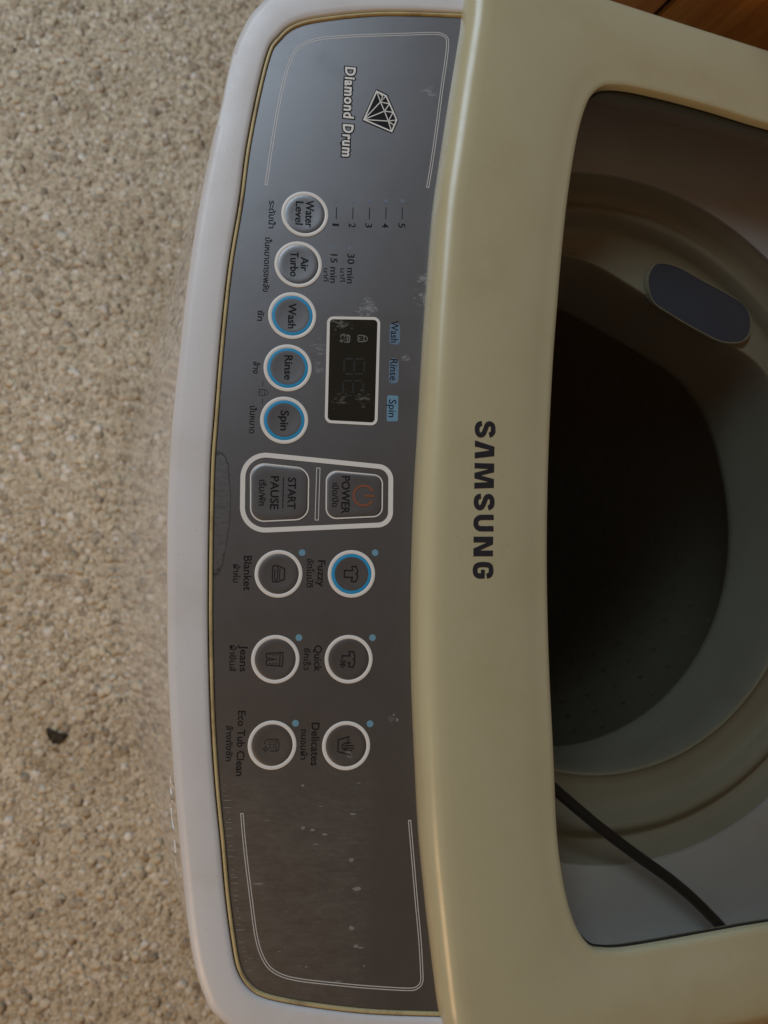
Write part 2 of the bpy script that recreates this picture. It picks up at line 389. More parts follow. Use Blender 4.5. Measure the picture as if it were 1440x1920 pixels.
# dark dry leaf scrap on the floor and a few seed-like crumbs
def scrap(pts, label, cat, name, hgt, m):
    c0 = [FP.hit(*p) for p in pts]; cx = sum((p for p in c0), Vector()) / len(c0); n = len(c0)
    V = []; 
    for k, (sc_, z) in enumerate(((1, .0025), (.85, hgt * .8), (.45, hgt))):
        for i, p in enumerate(c0): V.append(cx + (p - cx) * sc_ + Vector((0, 0, z + (0.0012 * math.sin(i * 2.1 + k) if k else 0))))
    V.append(cx + Vector((0, 0, hgt * .9)))
    f = [(k * n + i, k * n + (i + 1) % n, (k + 1) * n + (i + 1) % n, (k + 1) * n + i) for k in range(2) for i in range(n)]
    f += [(2 * n + i, 2 * n + (i + 1) % n, 3 * n) for i in range(n)] + [tuple(range(n))]
    o = mesh_obj(name, V, f, m, smooth=True); tag(o, label=label, category=cat); return o
M_LEAF = soiled('dry_leaf', (0.05, 0.036, 0.022), (0.02, 0.014, 0.009), 0.7, 0.8, 0.3, 300)
scrap([(86, 1366), (92, 1363), (98, 1368), (104, 1370), (112, 1373), (119, 1374), (125, 1374), (129, 1378), (124, 1383), (119, 1390), (110, 1395), (103, 1392), (98, 1394), (94, 1387), (88, 1378)],
      'dark shrivelled leaf scrap lying on the gravel floor at lower left', 'leaf', 'leaf_scrap', 0.0035, M_LEAF)

def make_wood():
    m = mat('varnished_wood', (0.3, 0.1, 0.02), 0.35); q = NT(m); p = q.pos()
    w = q.noise(p, 9, 6, 0.7, (3, 7, 0.9)); r = q.n('ShaderNodeValToRGB'); e = r.color_ramp.elements
    e[0].position = .3; e[0].color = (0.30, 0.095, 0.015, 1); e[1].position = .72; e[1].color = (0.70, 0.30, 0.05, 1); q.l(w, r.inputs[0])
    rnd = q.n('ShaderNodeObjectInfo').outputs['Random']
    q.l(q.mix(q.math('MULTIPLY', rnd, 0.6), r.outputs[0], (0.34, 0.10, 0.015)), q.b.inputs['Base Color']); q.bump(w, .2, .002); return m
M_WOOD = make_wood(); M_GROOVE = mat('dark_varnish_groove', (0.06, 0.006, 0.002), 0.6)
WX = -0.36
WPL = Plane((WX, .3, .5), (0, 1, 0), (0, 0, 1))
ga = WPL.hit(1222, 42); gb = WPL.hit(1300, -20); print('wall hits', ga, gb, WPL.hit(1440, 0), WPL.hit(1115, 0), 'rim y0', FP.hit(480, 0))
wall = empty('wooden_wall', (WX - .03, .9, 0), 'orange-brown varnished plank wall beside the far corner of the lid', 'wall'); adopt(wall)
def box(x0, x1, y0, y1, z0, z1, bv=0.0):
    bm = bmesh.new(); bmesh.ops.create_cube(bm, size=1)
    for v in bm.verts: v.co = Vector(((x0 + x1) / 2 + v.co.x * (x1 - x0), (y0 + y1) / 2 + v.co.y * (y1 - y0), (z0 + z1) / 2 + v.co.z * (z1 - z0)))
    if bv: bmesh.ops.bevel(bm, geom=bm.edges[:], offset=bv, segments=2, affect='EDGES')
    r = ([v.co.copy() for v in bm.verts], [tuple(v.index for v in f.verts) for f in bm.faces]); bm.verts.index_update()
    r = ([v.co.copy() for v in bm.verts], [tuple(v.index for v in f.verts) for f in bm.faces]); bm.free(); return r
GY = ga.y; GW = 0.007
ystart = WPL.hit(1085, 0).y; print('ystart', ystart)
mesh_obj('groove_backing', *box(WX - .03, WX - .008, ystart, 1.5, 0.0, 2.6), M_GROOVE, wall)
ys = [ystart + 0.001]
edges = []; y = GY
left = [GY - GW / 2]; 
mesh_obj('plank', *box(WX - .0079, WX, ystart + .001, GY - GW / 2, 0.001, 2.599, .0015), M_WOOD, wall)
y = GY + GW / 2
for k in range(5):
    y2 = y + 0.19; mesh_obj('plank', *box(WX - .0079, WX, y, y2, 0.001, 2.599, .0015), M_WOOD, wall); y = y2 + GW

# ------------------------------------------------------------------ washing machine
WM = empty('washing_machine', (0, 0.31, 0), 'white top-loading washing machine with yellowed lid and grey control panel', 'washing machine'); adopt(WM)
pan_px = [(875, 34), (755, 30), (680, 32), (590, 43), (549, 56), (526, 77), (511, 98), (492, 169), (470, 281), (457, 380), (437, 500), (422, 640), (410, 790), (404, 873), (401, 1000), (400, 1100), (400, 1173), (402, 1280), (406, 1380), (413, 1480), (423, 1580), (432, 1680), (443, 1763), (453, 1813), (472, 1845), (504, 1863), (581, 1878), (693, 1891), (827, 1896)]
rim_px = [(480, 13), (447, 67), (430, 117), (413, 200), (393, 283), (373, 383), (358, 477), (346, 567), (338, 645), (329, 723), (321, 807), (316, 890), (313, 973), (312.5, 1057), (313, 1140), (314, 1240), (316, 1300), (320, 1380), (327, 1480), (336, 1580), (344, 1663), (353, 1747), (366, 1820), (383, 1873), (400, 1903)]
pan = [PANEL.loc(*p) for p in pan_px]; rim = [PANEL.loc(*p) for p in rim_px]
CXL = -6.5     # the machine's middle in panel millimetres
BB = 82.0      # where the panel ends under the lid
inner = catmull([(pan[0][0] - .4, BB)] + pan + [(pan[-1][0] + .4, BB)], 5)
outer = catmull([(CXL - 267, BB), (CXL - 267, 30), (CXL - 266, 0), (CXL - 261, -22)] + rim + [(CXL + 256, -28), (CXL + 263, -8), (CXL + 266, 20), (CXL + 267, BB)], 5)
def resample(L, n):
    L = [Vector(p) for p in L]; d = [0]
    for a, b in zip(L, L[1:]): d.append(d[-1] + (b - a).length)
    out = []; j = 0
    for i in range(n):
        s = d[-1] * i / (n - 1)
        while j < len(L) - 2 and d[j + 1] < s: j += 1
        t = (s - d[j]) / max(1e-9, d[j + 1] - d[j]); out.append(L[j].lerp(L[j + 1], min(1, max(0, t))))
    return out
NR = 260
inn = resample(inner, NR); out_ = resample(outer, NR)
def offs(L, d):      # open polyline offset to its right/left
    R = []
    for i, p in enumerate(L):
        a = L[max(0, i - 1)]; b = L[min(len(L) - 1, i + 1)]; t = (b - a).normalized(); R.append(p + Vector((t.y, -t.x)) * d)
    return R
# which side is outward for both lines (towards the front = -b)
sgn = 1 if offs(out_, 1)[NR // 2].y < out_[NR // 2].y else -1
def strip_open(loops):
    n = len(loops[0]); V = [p for L in loops for p in L]
    return V, [(k * n + i, k * n + i + 1, (k + 1) * n + i + 1, (k + 1) * n + i) for k in range(len(loops) - 1) for i in range(n - 1)]
def PL(L, h): return [PANEL.pt(p.x, p.y, h) for p in L]
# control panel plate
cp = mesh_obj('control_panel', *plate_geo(PANEL, [tuple(p) for p in inn], -4, 0), M_PANEL, WM, label='grey metallic control panel with printed white, blue and black markings')
mesh_obj('panel_gasket', *strip_open([PL(offs(inn, sgn * d), h) for d, h in ((0.2, -1), (0.25, .55), (0.6, .95), (1.1, 1.05), (1.6, .95), (1.95, .5), (2.0, -1))]), M_BEAD, WM, smooth=True, label='thin tan bead round the control panel')
mesh_obj('panel_gap', *strip_open([PL(offs(inn, sgn * d), h) for d, h in ((2.0, -0.6), (2.75, -0.6))]), M_GAP, WM)
# rim: blend from the gap to the outer line, crowned, rolled over at the edge
base = offs(inn, sgn * 2.6)
loops = [PL(base, -1.6), PL(base, .6), PL([a.lerp(b, .03) for a, b in zip(base, out_)], 1.2)]
for t, h in ((.15, 1.35), (.35, 1.4), (.55, 1.3), (.75, 1.0), (.92, .6)):
    loops.append(PL([a.lerp(b, t) for a, b in zip(base, out_)], h))
ZB = 0.028
def world_offs(L, d, dz, h=0): return [p + Vector((0, 0, -dz)) for p in PL(offs(L, sgn * d), h)]
loops += [PL(offs(out_, -sgn * 1.1), 0.15), PL(offs(out_, -sgn * .35), -.5), PL(out_, -1.7), world_offs(out_, -.2, .008, -3), world_offs(out_, -1.2, .016, -3), world_offs(out_, -4.0, .0165, -3)]
mesh_obj('top_rim', *strip_open(loops), M_RIM, WM, smooth=True, angle=50, label='white plastic rim round the control panel')
# back half of the top: two side rails and the back deck under the lid
ZT = PANEL.pt(0, BB, 0).z
YB = PANEL.pt(0, BB, 0).y
for xa, xb in ((-.259, -.2518), (.2518, .259)):
    mesh_obj('side_rail', *box(xa, xb, YB, .60, ZT - .045, ZT + .0005, .003), M_RIM, WM)
mesh_obj('back_deck', *box(-.22, .22, .535, .60, ZT - .045, ZT + .0005, .003), M_RIM, WM)
# cabinet body
def body_loop(z, ins):
    fr = [p.copy() for p in PL(offs(out_, -sgn * ins), 0)]
    L = [Vector((p.x, p.y, min(z, p.z - .02))) for p in fr]
    z = min(z, .950); ins += 6; L += [Vector((.267 - ins / 1000, y, z)) for y in (.30, .45)] + [Vector((.262 - ins / 1000, .595, z)), Vector((-.262 + ins / 1000, .595, z))] + [Vector((-.267 + ins / 1000, y, z)) for y in (.45, .30)]
    return L
zs = [(.975, 2.0), (.80, 2.0), (.5, 2.0), (.12, 2.0), (.05, 2.0), (.045, 9.0), (.012, 12)]
lps = [body_loop(z, i) for z, i in zs]
mesh_obj('cabinet', *loops_geo(lps), M_BODY, WM, smooth=True, angle=40, label='glossy white cabinet front mirroring the gravel')
# raised white marks on the corner of the cabinet
SC = [((313, 1482), (314, 1500)), ((314, 1500), (316, 1522)), ((306, 1526), (317, 1522)), ((317, 1524), (322, 1560)), ((321, 1556), (326, 1600)), ((325, 1596), (330, 1640))]
# (thin proud white slivers under the rim)
def front_y(x, ins):
    best = min(PL(offs(out_, -sgn * ins), 0), key=lambda p: abs(p.x - x)); return best
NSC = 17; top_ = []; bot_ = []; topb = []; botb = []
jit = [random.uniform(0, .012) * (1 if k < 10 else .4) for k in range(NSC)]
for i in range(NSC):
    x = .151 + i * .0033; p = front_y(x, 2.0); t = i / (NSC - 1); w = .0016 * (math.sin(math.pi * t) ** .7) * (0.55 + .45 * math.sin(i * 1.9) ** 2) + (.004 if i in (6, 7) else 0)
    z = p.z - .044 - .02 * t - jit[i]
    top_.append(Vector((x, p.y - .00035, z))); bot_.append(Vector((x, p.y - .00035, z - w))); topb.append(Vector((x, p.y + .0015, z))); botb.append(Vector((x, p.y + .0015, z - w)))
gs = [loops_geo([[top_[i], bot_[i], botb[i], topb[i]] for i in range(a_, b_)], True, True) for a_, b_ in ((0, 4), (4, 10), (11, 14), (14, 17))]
mesh_obj('white_mark', *join(gs), mat('mark_white', (0.72, 0.72, 0.72), 0.4), WM, label='thin white marks on the cabinet corner')

# ---- lid
lid_px = [(871, 45), (852, 169), (836, 280), (822, 380), (812, 500), (802, 640), (793, 800), (787, 900), (783, 1000), (780.5, 1100), (780, 1180), (782, 1300), (788, 1440), (795, 1568), (805, 1675), (818, 1796), (829, 1890), (835, 1920)]
EZ = LZ - 0.010                     # widest line of the rolled edge
LE = level(EZ); front = [LE.hit(*p) for p in lid_px]
front = [(v.x, v.y) for v in front]
SX = -.267 
side = [LE.hit(*p) for p in ((1114, 0), (1225, 37), (1322, 68), (1440, 110))]; SX = sum(v.x for v in side) / 4; print('lid side x', SX, [round(v.x, 4) for v in side])
ol = catmull([(SX, .50), (SX, .30), (SX, .23), (SX + .0005, .195), (SX + .004, .180), (SX + .016, .1685)] + [front[0]] + front[1:] + [(-SX - .014, .1705), (-SX - .003, .182), (-SX, .2), (-SX, .24), (-SX, .35), (-SX, .50), (-SX - .008, .545), (-SX - .03, .56), (0, .565), (SX + .03, .56), (SX + .008, .545)], 8, True)
win_px = [(1440, 233), (1343, 203), (1263, 181), (1194, 165), (1150, 160), (1126, 165), (1106, 185), (1092, 222), (1080, 274), (1065, 371), (1054, 475), (1046, 570), (1037, 691), (1029.5, 850), (1026.5, 994), (1027, 1119), (1031, 1259), (1039, 1420), (1045, 1558), (1055, 1639), (1068, 1700), (1087, 1749), (1113, 1778), (1139, 1784), (1178, 1783), (1258, 1770), (1371, 1749), (1440, 1737)]
WP = level(LZ - .0022)
wl = [(v.x, v.y) for v in (WP.hit(*p) for p in win_px)]; print('win x', wl[0], wl[-1])
wl = catmull(wl + [(wl[-1][0], .46), (wl[-1][0] - .01, .488), (wl[-1][0] - .03, .497), (0, .5), (wl[0][0] + .03, .497), (wl[0][0] + .01, .488), (wl[0][0], .46)], 8, True)
def cresample(L, n, start):
    L = [Vector(p) for p in L]; k = min(range(len(L)), key=lambda i: (L[i] - Vector(start)).length); L = L[k:] + L[:k] + [L[k]]
    return resample(L, n + 1)[:-1]
def orient(L):
    a = sum(L[i - 1][0] * L[i][1] - L[i][0] * L[i - 1][1] for i in range(len(L))); return L if a > 0 else L[::-1]
# match the two loops along common anchor points (corners, middles)
NA = 60
def anchored(L, anchors):
    L = [Vector(p) for p in orient(L)]; idx = [min(range(len(L)), key=lambda i: (L[i] - Vector(a)).length) for a in anchors]; out = []
    for a, b in zip(idx, idx[1:] + [idx[0]]):
        seg = L[a:b + 1] if b > a else L[a:] + L[:b + 1]
        out += resample(seg, NA + 1)[:-1]
    return out
OL = anchored(ol, [(0, .14), (-SX - .006, .178), (-SX, .34), (-SX - .01, .55), (0, .565), (SX + .01, .55), (SX, .34), (SX + .006, .178)])
WL = anchored(wl, [(0, .21), (.222, .230), (.226, .34), (.22, .49), (0, .5), (-.22, .49), (-.226, .34), (-.222, .230)])
def coffs(L, d):
    R = []; n = len(L)
    for i, p in enumerate(L):
        t = (L[(i + 2) % n] - L[i - 2]).normalized(); R.append(p + Vector((t.y, -t.x)) * d)      # outward for CCW loops
    return R
def Z(L, z): return [Vector((p.x, p.y, z)) for p in L]
lo = []
lo.append(Z(coffs(OL, -.006), LZ - .021)); lo.append(Z(coffs(OL, -.0015), LZ - .0205)); lo.append(Z(coffs(OL, -.0003), LZ - .018)); lo.append(Z(OL, LZ - .0135)); 
for a in (0, 20, 40, 60, 80):
    r = .0085; lo.append(Z(coffs(OL, -r * (1 - math.cos(math.radians(a)))), LZ - .0095 + r * math.sin(math.radians(a))))
OI = coffs(OL, -.0115); WI = coffs(WL, .013)
for t, z in ((0, -.0007), (.15, -.0003), (.35, 0), (.55, 0), (.8, -.0002), (.95, -.0006)): lo.append(Z([a.lerp(b, t) for a, b in zip(OI, WI)], LZ + z))
for d, z in ((.0115, -.0009), (.009, -.0012), (.006, -.0015), (.003, -.0017), (.0008, -.0019), (.0001, -.0024), (0, -.0045), (0, -.0105), (.004, -.0108)): lo.append(Z(coffs(WL, d), LZ + z))
lid = mesh_obj('lid', *loops_geo(lo), M_LID, WM, smooth=True, angle=60, label='yellowed cream lid frame with a rounded front edge')
pane_l = coffs(WL, .0025)
mesh_obj('lid_seal', *loops_geo([Z(coffs(WL, -.0002), LZ - .0068), Z(coffs(WL, -.0011), LZ - .0068), Z(coffs(WL, -.0011), LZ - .0074)]), M_GAP, lid)
mesh_obj('window_pane', *loops_geo([Z(pane_l, LZ - .0075), Z(pane_l, LZ - .0098)], True, True), M_WINDOW, lid, label='smoked see-through window of the lid')

# brand lettering on the lid, drawn letter by letter
def bl(u, v):
    y = 378 + u; x = 555 - (u / 1252) * 18 + v; return LID.loc(760 + x * .23611, 700 + y * .23611)
def lpoly(pts, u0): return plate_geo(LID, [bl(u0 + u, v * 1.03) for u, v in pts], -.6, .12)
def lstroke(pts, u0, w, k=6):
    return ribbon_geo(LID, [bl(u0 + u, v * 1.03) for u, v in catmull(pts, k)], w * .2361 * .259, -.6, .12)
Sp = [(112, 108), (108, 122), (92, 136), (66, 139), (36, 133), (23, 113), (32, 92), (66, 79), (101, 64), (112, 43), (98, 22), (66, 15), (36, 21), (23, 38), (21, 52)]
Gp = [(112, 104), (106, 124), (90, 136), (64, 138), (34, 131), (22, 104), (22, 52), (34, 24), (66, 15), (96, 22), (110, 42), (111, 78)]
Up = [(21, 152), (21, 60), (28, 34), (45, 19), (66, 16), (88, 19), (104, 34), (111, 60), (111, 152)]
for u0, g in ((0, [lstroke(Sp, 0, 41)]), (155, [lpoly([(0, 0), (47, 0), (78, 120), (96, 0), (142, 0), (125, 150), (50, 150)], 155)]),
              (334, [lpoly([(0, 0), (42, 0), (48, 112), (78, 0), (122, 0), (152, 112), (157, 0), (203, 0), (198, 150), (128, 150), (100, 48), (74, 150), (5, 150)], 334)]),
              (577, [lstroke(Sp, 577, 41)]), (745, [lstroke(Up, 745, 42)]),
              (919, [lpoly([(0, 0), (0, 150), (62, 150), (110, 48), (110, 150), (156, 150), (156, 0), (94, 0), (46, 102), (46, 0)], 919)]),
              (1120, [lstroke(Gp, 1120, 41), plate_geo(LID, [bl(1120 + u, v) for u, v in [(62, 62), (131, 62), (131, 92), (62, 92)]], -.5, .14)])):
    mesh_obj('letter', *join(g), M_LOGO, lid)

# ---- prints on the panel
H0, H1 = -.3, .07
def loc(p): return Vector(PANEL.loc(*p))
def pline(parent, px, w, m, name='printed_line', closed=False, smooth=0, h=H1):
    pts = [PANEL.loc(*p) for p in px]
    if smooth: pts = catmull(pts, smooth, closed)
    return mesh_obj(name, *ribbon_geo(PANEL, pts, w, H0, h, closed), m, parent)
def double_line(px, gap, w, name='border_line'):
    pts = [Vector(p) for p in catmull([PANEL.loc(*p) for p in px], 6)]
    a = offs(pts, gap / 2); b = offs(pts, -gap / 2)
    mesh_obj(name, *ribbon_geo(PANEL, [tuple(p) for p in a] + [tuple(p) for p in reversed(b)], w, H0, H1, True), M_THIN, cp)
c1 = lambda L: [(380 + x * .375, y * .375) for x, y in L]
c6 = lambda L: [(280 + x * .4306, 1460 + y * .4306) for x, y in L]
double_line(c1([(317, 925), (350, 700), (385, 500), (415, 370), (440, 300), (468, 250), (530, 210), (620, 190), (800, 178), (1000, 172), (1150, 167), (1195, 173), (1220, 190), (1224, 225), (1218, 290), (1195, 450), (1165, 680), (1140, 850), (1125, 937)]), 1.10, .34)
double_line(c6([(403, 152), (412, 260), (425, 380), (440, 500), (455, 620), (468, 700), (490, 770), (525, 825), (580, 858), (660, 877), (800, 893), (950, 907), (1120, 917), (1165, 910), (1185, 885), (1186, 840), (1178, 700), (1165, 560), (1150, 380), (1138, 240), (1133, 182)]), 1.10, .34)
# diamond emblem
dm = lambda L: [c1([p])[0] for p in L]
A, B, C_, D, E_ = (870, 457), (917, 480), (970, 600), (945, 658), (806, 598)
bk = [(866, 448), (874, 447), (925, 473), (978, 598), (978, 606), (952, 664), (944, 668), (800, 606), (797, 596)]
mesh_obj('emblem_ground', *plate_geo(PANEL, [PANEL.loc(*p) for p in dm(bk)], H0, .05), M_INK, cp)
G1, G2, G3 = (889, 510), (909, 556), (928, 606); T1, T2 = (934, 520), (952, 562)
gs = [ribbon_geo(PANEL, [PANEL.loc(*p) for p in dm([A, B, C_, D, E_])], .75, H0, .12, True)]
for L in ([A, G1, G2, G3, D], [E_, G1], [E_, G2], [E_, G3], [A, (900, 480), G1, B], [G1, T1, G2, T2, G3, C_], [B, T1, T2, C_], [G3, (958, 628)]):
    gs.append(ribbon_geo(PANEL, [PANEL.loc(*p) for p in dm(L)], .5, H0, .115))
mesh_obj('diamond_emblem', *join(gs), M_WHITE, cp, label='white line drawing of a cut diamond on black')
letter(cp, 'Diamond Drum', (648, 126), (641.5, 292.5), 18.5, M_INK, offset=1.15, h=0.0, space=1.12)
letter(cp, 'Diamond Drum', (648, 126), (641.5, 292.5), 18.5, M_WHITE, offset=.30, h=.07, space=1.12)
# water level scale, minutes
for k, (dx, dgx) in enumerate(((631, 623), (662, 654), (693, 685), (724, 716), (754.5, 747))):
    pline(cp, [(dx, 389), (dx - .7, 411)], .42, M_INK)
    letter(cp, str(k + 1), (dgx, 418.5 if k else 419.2), (dgx, 426.5 if k else 423.2), 12.5, offset=.08 if k else .01)
def dot(px, r, m, name='indicator_lens', parent=None):
    c = loc(px); return mesh_obj(name, *plate_geo(PANEL, circle(c, r, 24), H0, .09), m, parent or cp)
for p in ((631, 376), (662, 376), (692, 376.5), (724, 377), (755, 377), (627, 464.5), (656, 465)): dot(p, 1.15, M_PALE2)
letter(cp, '30 min', (651.5, 475.6), (650.5, 531), 13, offset=.08); letter(cp, '15 min', (620, 476.5), (619, 530), 12.5, offset=.08)
letter(cp, 'นาที', (638, 503), (637.5, 528), 7, offset=.04); letter(cp, 'นาที', (607, 503), (606.5, 527), 7, offset=.04)
for s, a, b in (('ระดับน้ำ', (505, 376), (503.5, 427.5)), ('ปั่นหมาดทรงพลัง', (497.5, 445), (492.5, 547)), ('ซัก', (483.5, 582), (482.5, 601)),
                ('ล้าง', (475, 678), (474, 700)), ('ปั่นหมาด', (469, 761), (467.5, 812)), ('อัตโนมัติ', (576, 1047.6), (575, 1101)),
                ('ผ้าห่ม', (437.5, 1058), (437, 1092)), ('ซักเร็ว', (570, 1215), (569, 1256)), ('ผ้ายีนส์', (430.8, 1210), (430, 1258.6)),
                ('ถนอมผ้า', (564.5, 1367.6), (563.5, 1424)), ('ล้างถังซัก', (424.5, 1360.6), (423.5, 1427))):
    letter(cp, s, a, b, 8.8, offset=.13)
for s, a, b, c in (('Fuzzy', (596.3, 1050.7), (595.3, 1099.6), 13.5), ('Blanket', (457.5, 1042.4), (456.5, 1107), 14.5), ('Quick', (589.6, 1210), (588.8, 1259), 13.8),
                   ('Jeans', (450.5, 1209.7), (449.5, 1259), 14), ('Delicates', (584.5, 1355.4), (583, 1435.5), 14.5), ('Eco Tub Clean', (446.6, 1333), (442.6, 1454.7), 14)):
    letter(cp, s, a, b, c, offset=.13)
for s, a, b, box_, m in (('Wash', (733.5, 601), (732.5, 642), [(731, 606), (750, 606), (750, 646), (730, 646)], M_PLATE2), ('Rinse', (732, 673), (731, 713), [(730, 671), (748, 672), (747, 719), (729, 719)], M_PLATE2),
                         ('Spin', (729.5, 749), (728.5, 782), [(726, 741), (747, 742), (746, 790), (725, 790)], M_PLATE)):
    mesh_obj('indicator_plate', *plate_geo(PANEL, round_poly([PANEL.loc(*p) for p in box_], 1.9 if m is M_PLATE2 else .7), H0, .05), m, cp)
    letter(cp, s, a, b, 13.5, offset=.08)
# icons, drawn in text orientation (u along the writing, v up), millimetres
class Icon:
    def __init__(s, px, scale): s.c = loc(px); s.k = scale; s.g = []
    def line(s, pts, w=.32, closed=False, smooth=0):
        if smooth: pts = catmull(pts, smooth, closed)
        s.g.append(ribbon_geo(PANEL, [(s.c.x + u * s.k, s.c.y + v * s.k) for u, v in pts], w, s.h0, s.h1, closed)); return s
    h0 = 0; h1 = .1
    def done(s, m, parent, name='icon'): return mesh_obj(name, *join(s.g), m, parent)
def lock_icon(px, k, m, parent, base=0.):
    i = Icon(px, k); i.h0 = base - .3; i.h1 = base + .09
    i.line(round_poly([(-.5, -.62), (.5, -.62), (.5, .28), (-.5, .28)], .18), .24, True); i.line([(-.4, .3), (-.36, .6), (0, .8), (.36, .6), (.4, .3)], .22, smooth=4)
    i.line([(-.2, .02), (-.2, -.12)], .2); i.line([(.2, .02), (.2, -.12)], .2); i.line([(-.22, -.3), (0, -.4), (.22, -.3)], .18, smooth=4); return i.done(m, parent)
def tub_icon(px, k, m, parent, base=0., w=.26):
    i = Icon(px, k); i.h0 = base - .3; i.h1 = base + .09
    i.line([(.6 * math.cos(a), .62 + .17 * math.sin(a)) for a in [j * math.pi / 8 for j in range(16)]], .22, True)
    i.line([(-.6, .6), (-.6, -.5), (-.45, -.68), (-.1, -.75)], .22); i.line([(.6, .6), (.6, -.15)], .22)
    for u in (-.35, -.05, .25): i.line([(u, .3), (u, .12)], .18); i.line([(u, -.05), (u, -.25)], .18)
    i.line([(.42, -.3), (.52, -.52), (.72, -.6), (.52, -.68), (.42, -.9), (.32, -.68), (.12, -.6), (.32, -.52)], .16, True); return i.done(m, parent)
def shirt(i, w=.38): return i.line([(-.35, -.75), (-.35, .1), (-.75, .0), (-.8, .45), (-.35, .62), (-.15, .62), (0, .45), (.15, .62), (.35, .62), (.8, .45), (.75, .0), (.35, .1), (.35, -.75)], w, True)
lock_icon((493, 736), 3.1, M_INK, cp); pline(cp, [(492.8, 714), (492.6, 724)], .25, M_INK); pline(cp, [(492.3, 747), (492, 758)], .25, M_INK)

# ---- round buttons
def ring_geo(c, r0, r1, h, base=0.): 
    P = PANEL; prof = [(r0, base - .3), (r0, base + h * .7), (r0 + .2, base + h), (r1 - .2, base + h), (r1, base + h * .7), (r1, base - .3)]; L = []
    for r, z in prof: L.append([P.pt(*p, z) for p in circle(c, r, 72)])
    return loops_geo(L)
def make_button(px, dia, label, blue, texts=(), icon=None):
    c = loc(px); r1 = ((loc((px[0], px[1] + dia / 2)) - loc((px[0], px[1] - dia / 2))).length) / 2
    rr = r1 - 1.75
    prof = [(rr + .5, -.4), (rr + .45, .12), (rr - .3, .28), (rr - 1.2, .38), (rr - 2.6, .37), (rr * .6, .29), (rr * .3, .24), (.4, .23)]
    L = [[PANEL.pt(*p, z) for p in circle(c, r, 72)] for r, z in prof]
    b = mesh_obj('button', *loops_geo(L, False, True), M_PANEL, WM, smooth=True, angle=60, label=label)
    mesh_obj('ring', *ring_geo(c, r1 - 1.75, r1, .35), M_WHITE, b, smooth=True, angle=30)
    if blue:
        prof = [(rr - 1.6, .20), (rr - 1.55, .47), (rr - .75, .46), (rr - .15, .38), (rr - .05, .2)]
        mesh_obj('blue_ring', *loops_geo([[PANEL.pt(*p, z) for p in circle(c, r, 72)] for r, z in prof]), M_BLUE, b, smooth=True, angle=50)
    for s, a, e, cap in texts: letter(b, s, a, e, cap, base=.34, offset=.13)
    if icon:
        i = Icon(px, 1.0); i.h0 = .05; i.h1 = .46; icon(i, b)
    return b
def shirt_i(i, b): i.k = 4.7; i.c.x += 0; shirt(i, .5); i.done(M_INK, b)
def quick_i(i, b):
    i.k = 4.7; i.line([(.05, -.7), (-.35, -.7), (-.35, .1), (-.75, .0), (-.8, .45), (-.35, .62), (-.15, .62), (0, .45), (.15, .62), (.35, .62), (.8, .45), (.75, .0), (.35, .1), (.35, -.15)], .5)
    i.line([(.2, -.35), (.5, -.6), (.2, -.85)], .4, True); i.line([(.55, -.35), (.85, -.6), (.55, -.85)], .4, True); i.done(M_INK, b)
def blanket_i(i, b):
    i.k = 4.6; i.line([(-.85, -.1), (-.85, -.55), (-.7, -.65), (.7, -.65), (.85, -.55), (.85, -.1), (.55, .6), (-.55, .6)], .45, True)
    i.line([(-.8, -.1), (.6, -.1), (.7, -.25), (.6, -.4), (-.5, -.4)], .38); i.line([(-.6, .1), (.6, .1)], .3); i.done(M_INK, b)
def jeans_i(i, b):
    i.k = 4.6; i.line([(-.6, -.95), (-.7, .75), (.7, .75), (.6, -.95), (.12, -.95), (0, .1), (-.12, -.95)], .36, True); i.line([(-.65, .45), (.65, .45)], .35)
    for v in (-.7, -.35, 0): i.line([(-.45, v), (-.46, v + .2)], .22); i.line([(.45, v), (.46, v + .2)], .22)
    i.done(M_INK, b)
def delic_i(i, b):
    i.k = 4.6; i.line([(-.95, .3), (-.6, -.85), (.6, -.85), (.95, .5)], .42); i.line([(-.85, .1), (-.6, .25), (-.4, .1), (-.2, .25)], .35)
    for u, t in ((-.25, .5), (0, .75), (.22, .8), (.42, .6)): i.line([(u, -.2), (u * 1.2, t)], .35)
    i.line([(-.25, -.2), (0, -.45), (.35, -.3), (.42, .1)], .35); i.done(M_INK, b)
def eco_i(i, b): tub_icon((509, 1397), 4.5, M_INK, b, .33)
def bt(*a): return a
make_button((571.7, 401.7), 84.5, 'round Water Level button with a white ring', False, [('Water', (573.5, 376), (572.5, 426), 15), ('Level', (555, 378), (553.5, 421), 14)])
make_button((559.3, 496), 86, 'round Air Turbo button with a white ring', False, [('Air', (564.5, 482), (563.8, 508), 14), ('Turbo', (545, 472), (544, 518.5), 14.5)])
make_button((548, 592), 87.5, 'round Wash button with a blue inner ring', True, [('Wash', (541, 569), (540, 615.6), 14.5)])
make_button((539.5, 690), 88, 'round Rinse button with a blue inner ring', True, [('Rinse', (534, 666.5), (533, 712), 14.5)])
make_button((533, 788), 88.3, 'round Spin button with a blue inner ring', True, [('Spin', (526.5, 770), (525.6, 806.5), 15)])
make_button((659, 1076), 89, 'round Fuzzy programme button with blue ring and shirt icon', True, icon=shirt_i)
make_button((522.4, 1076), 89.3, 'round Blanket programme button with folded blanket icon', False, icon=blanket_i)
make_button((653.8, 1236), 91, 'round Quick programme button with shirt and arrows icon', False, icon=quick_i)
make_button((516.4, 1236), 91, 'round Jeans programme button with trousers icon', False, icon=jeans_i)
make_button((649, 1398), 92, 'round Delicates programme button with hand wash icon', False, icon=delic_i)
make_button((510.3, 1397), 92.3, 'round Eco Tub Clean button with tub icon', False, icon=eco_i)
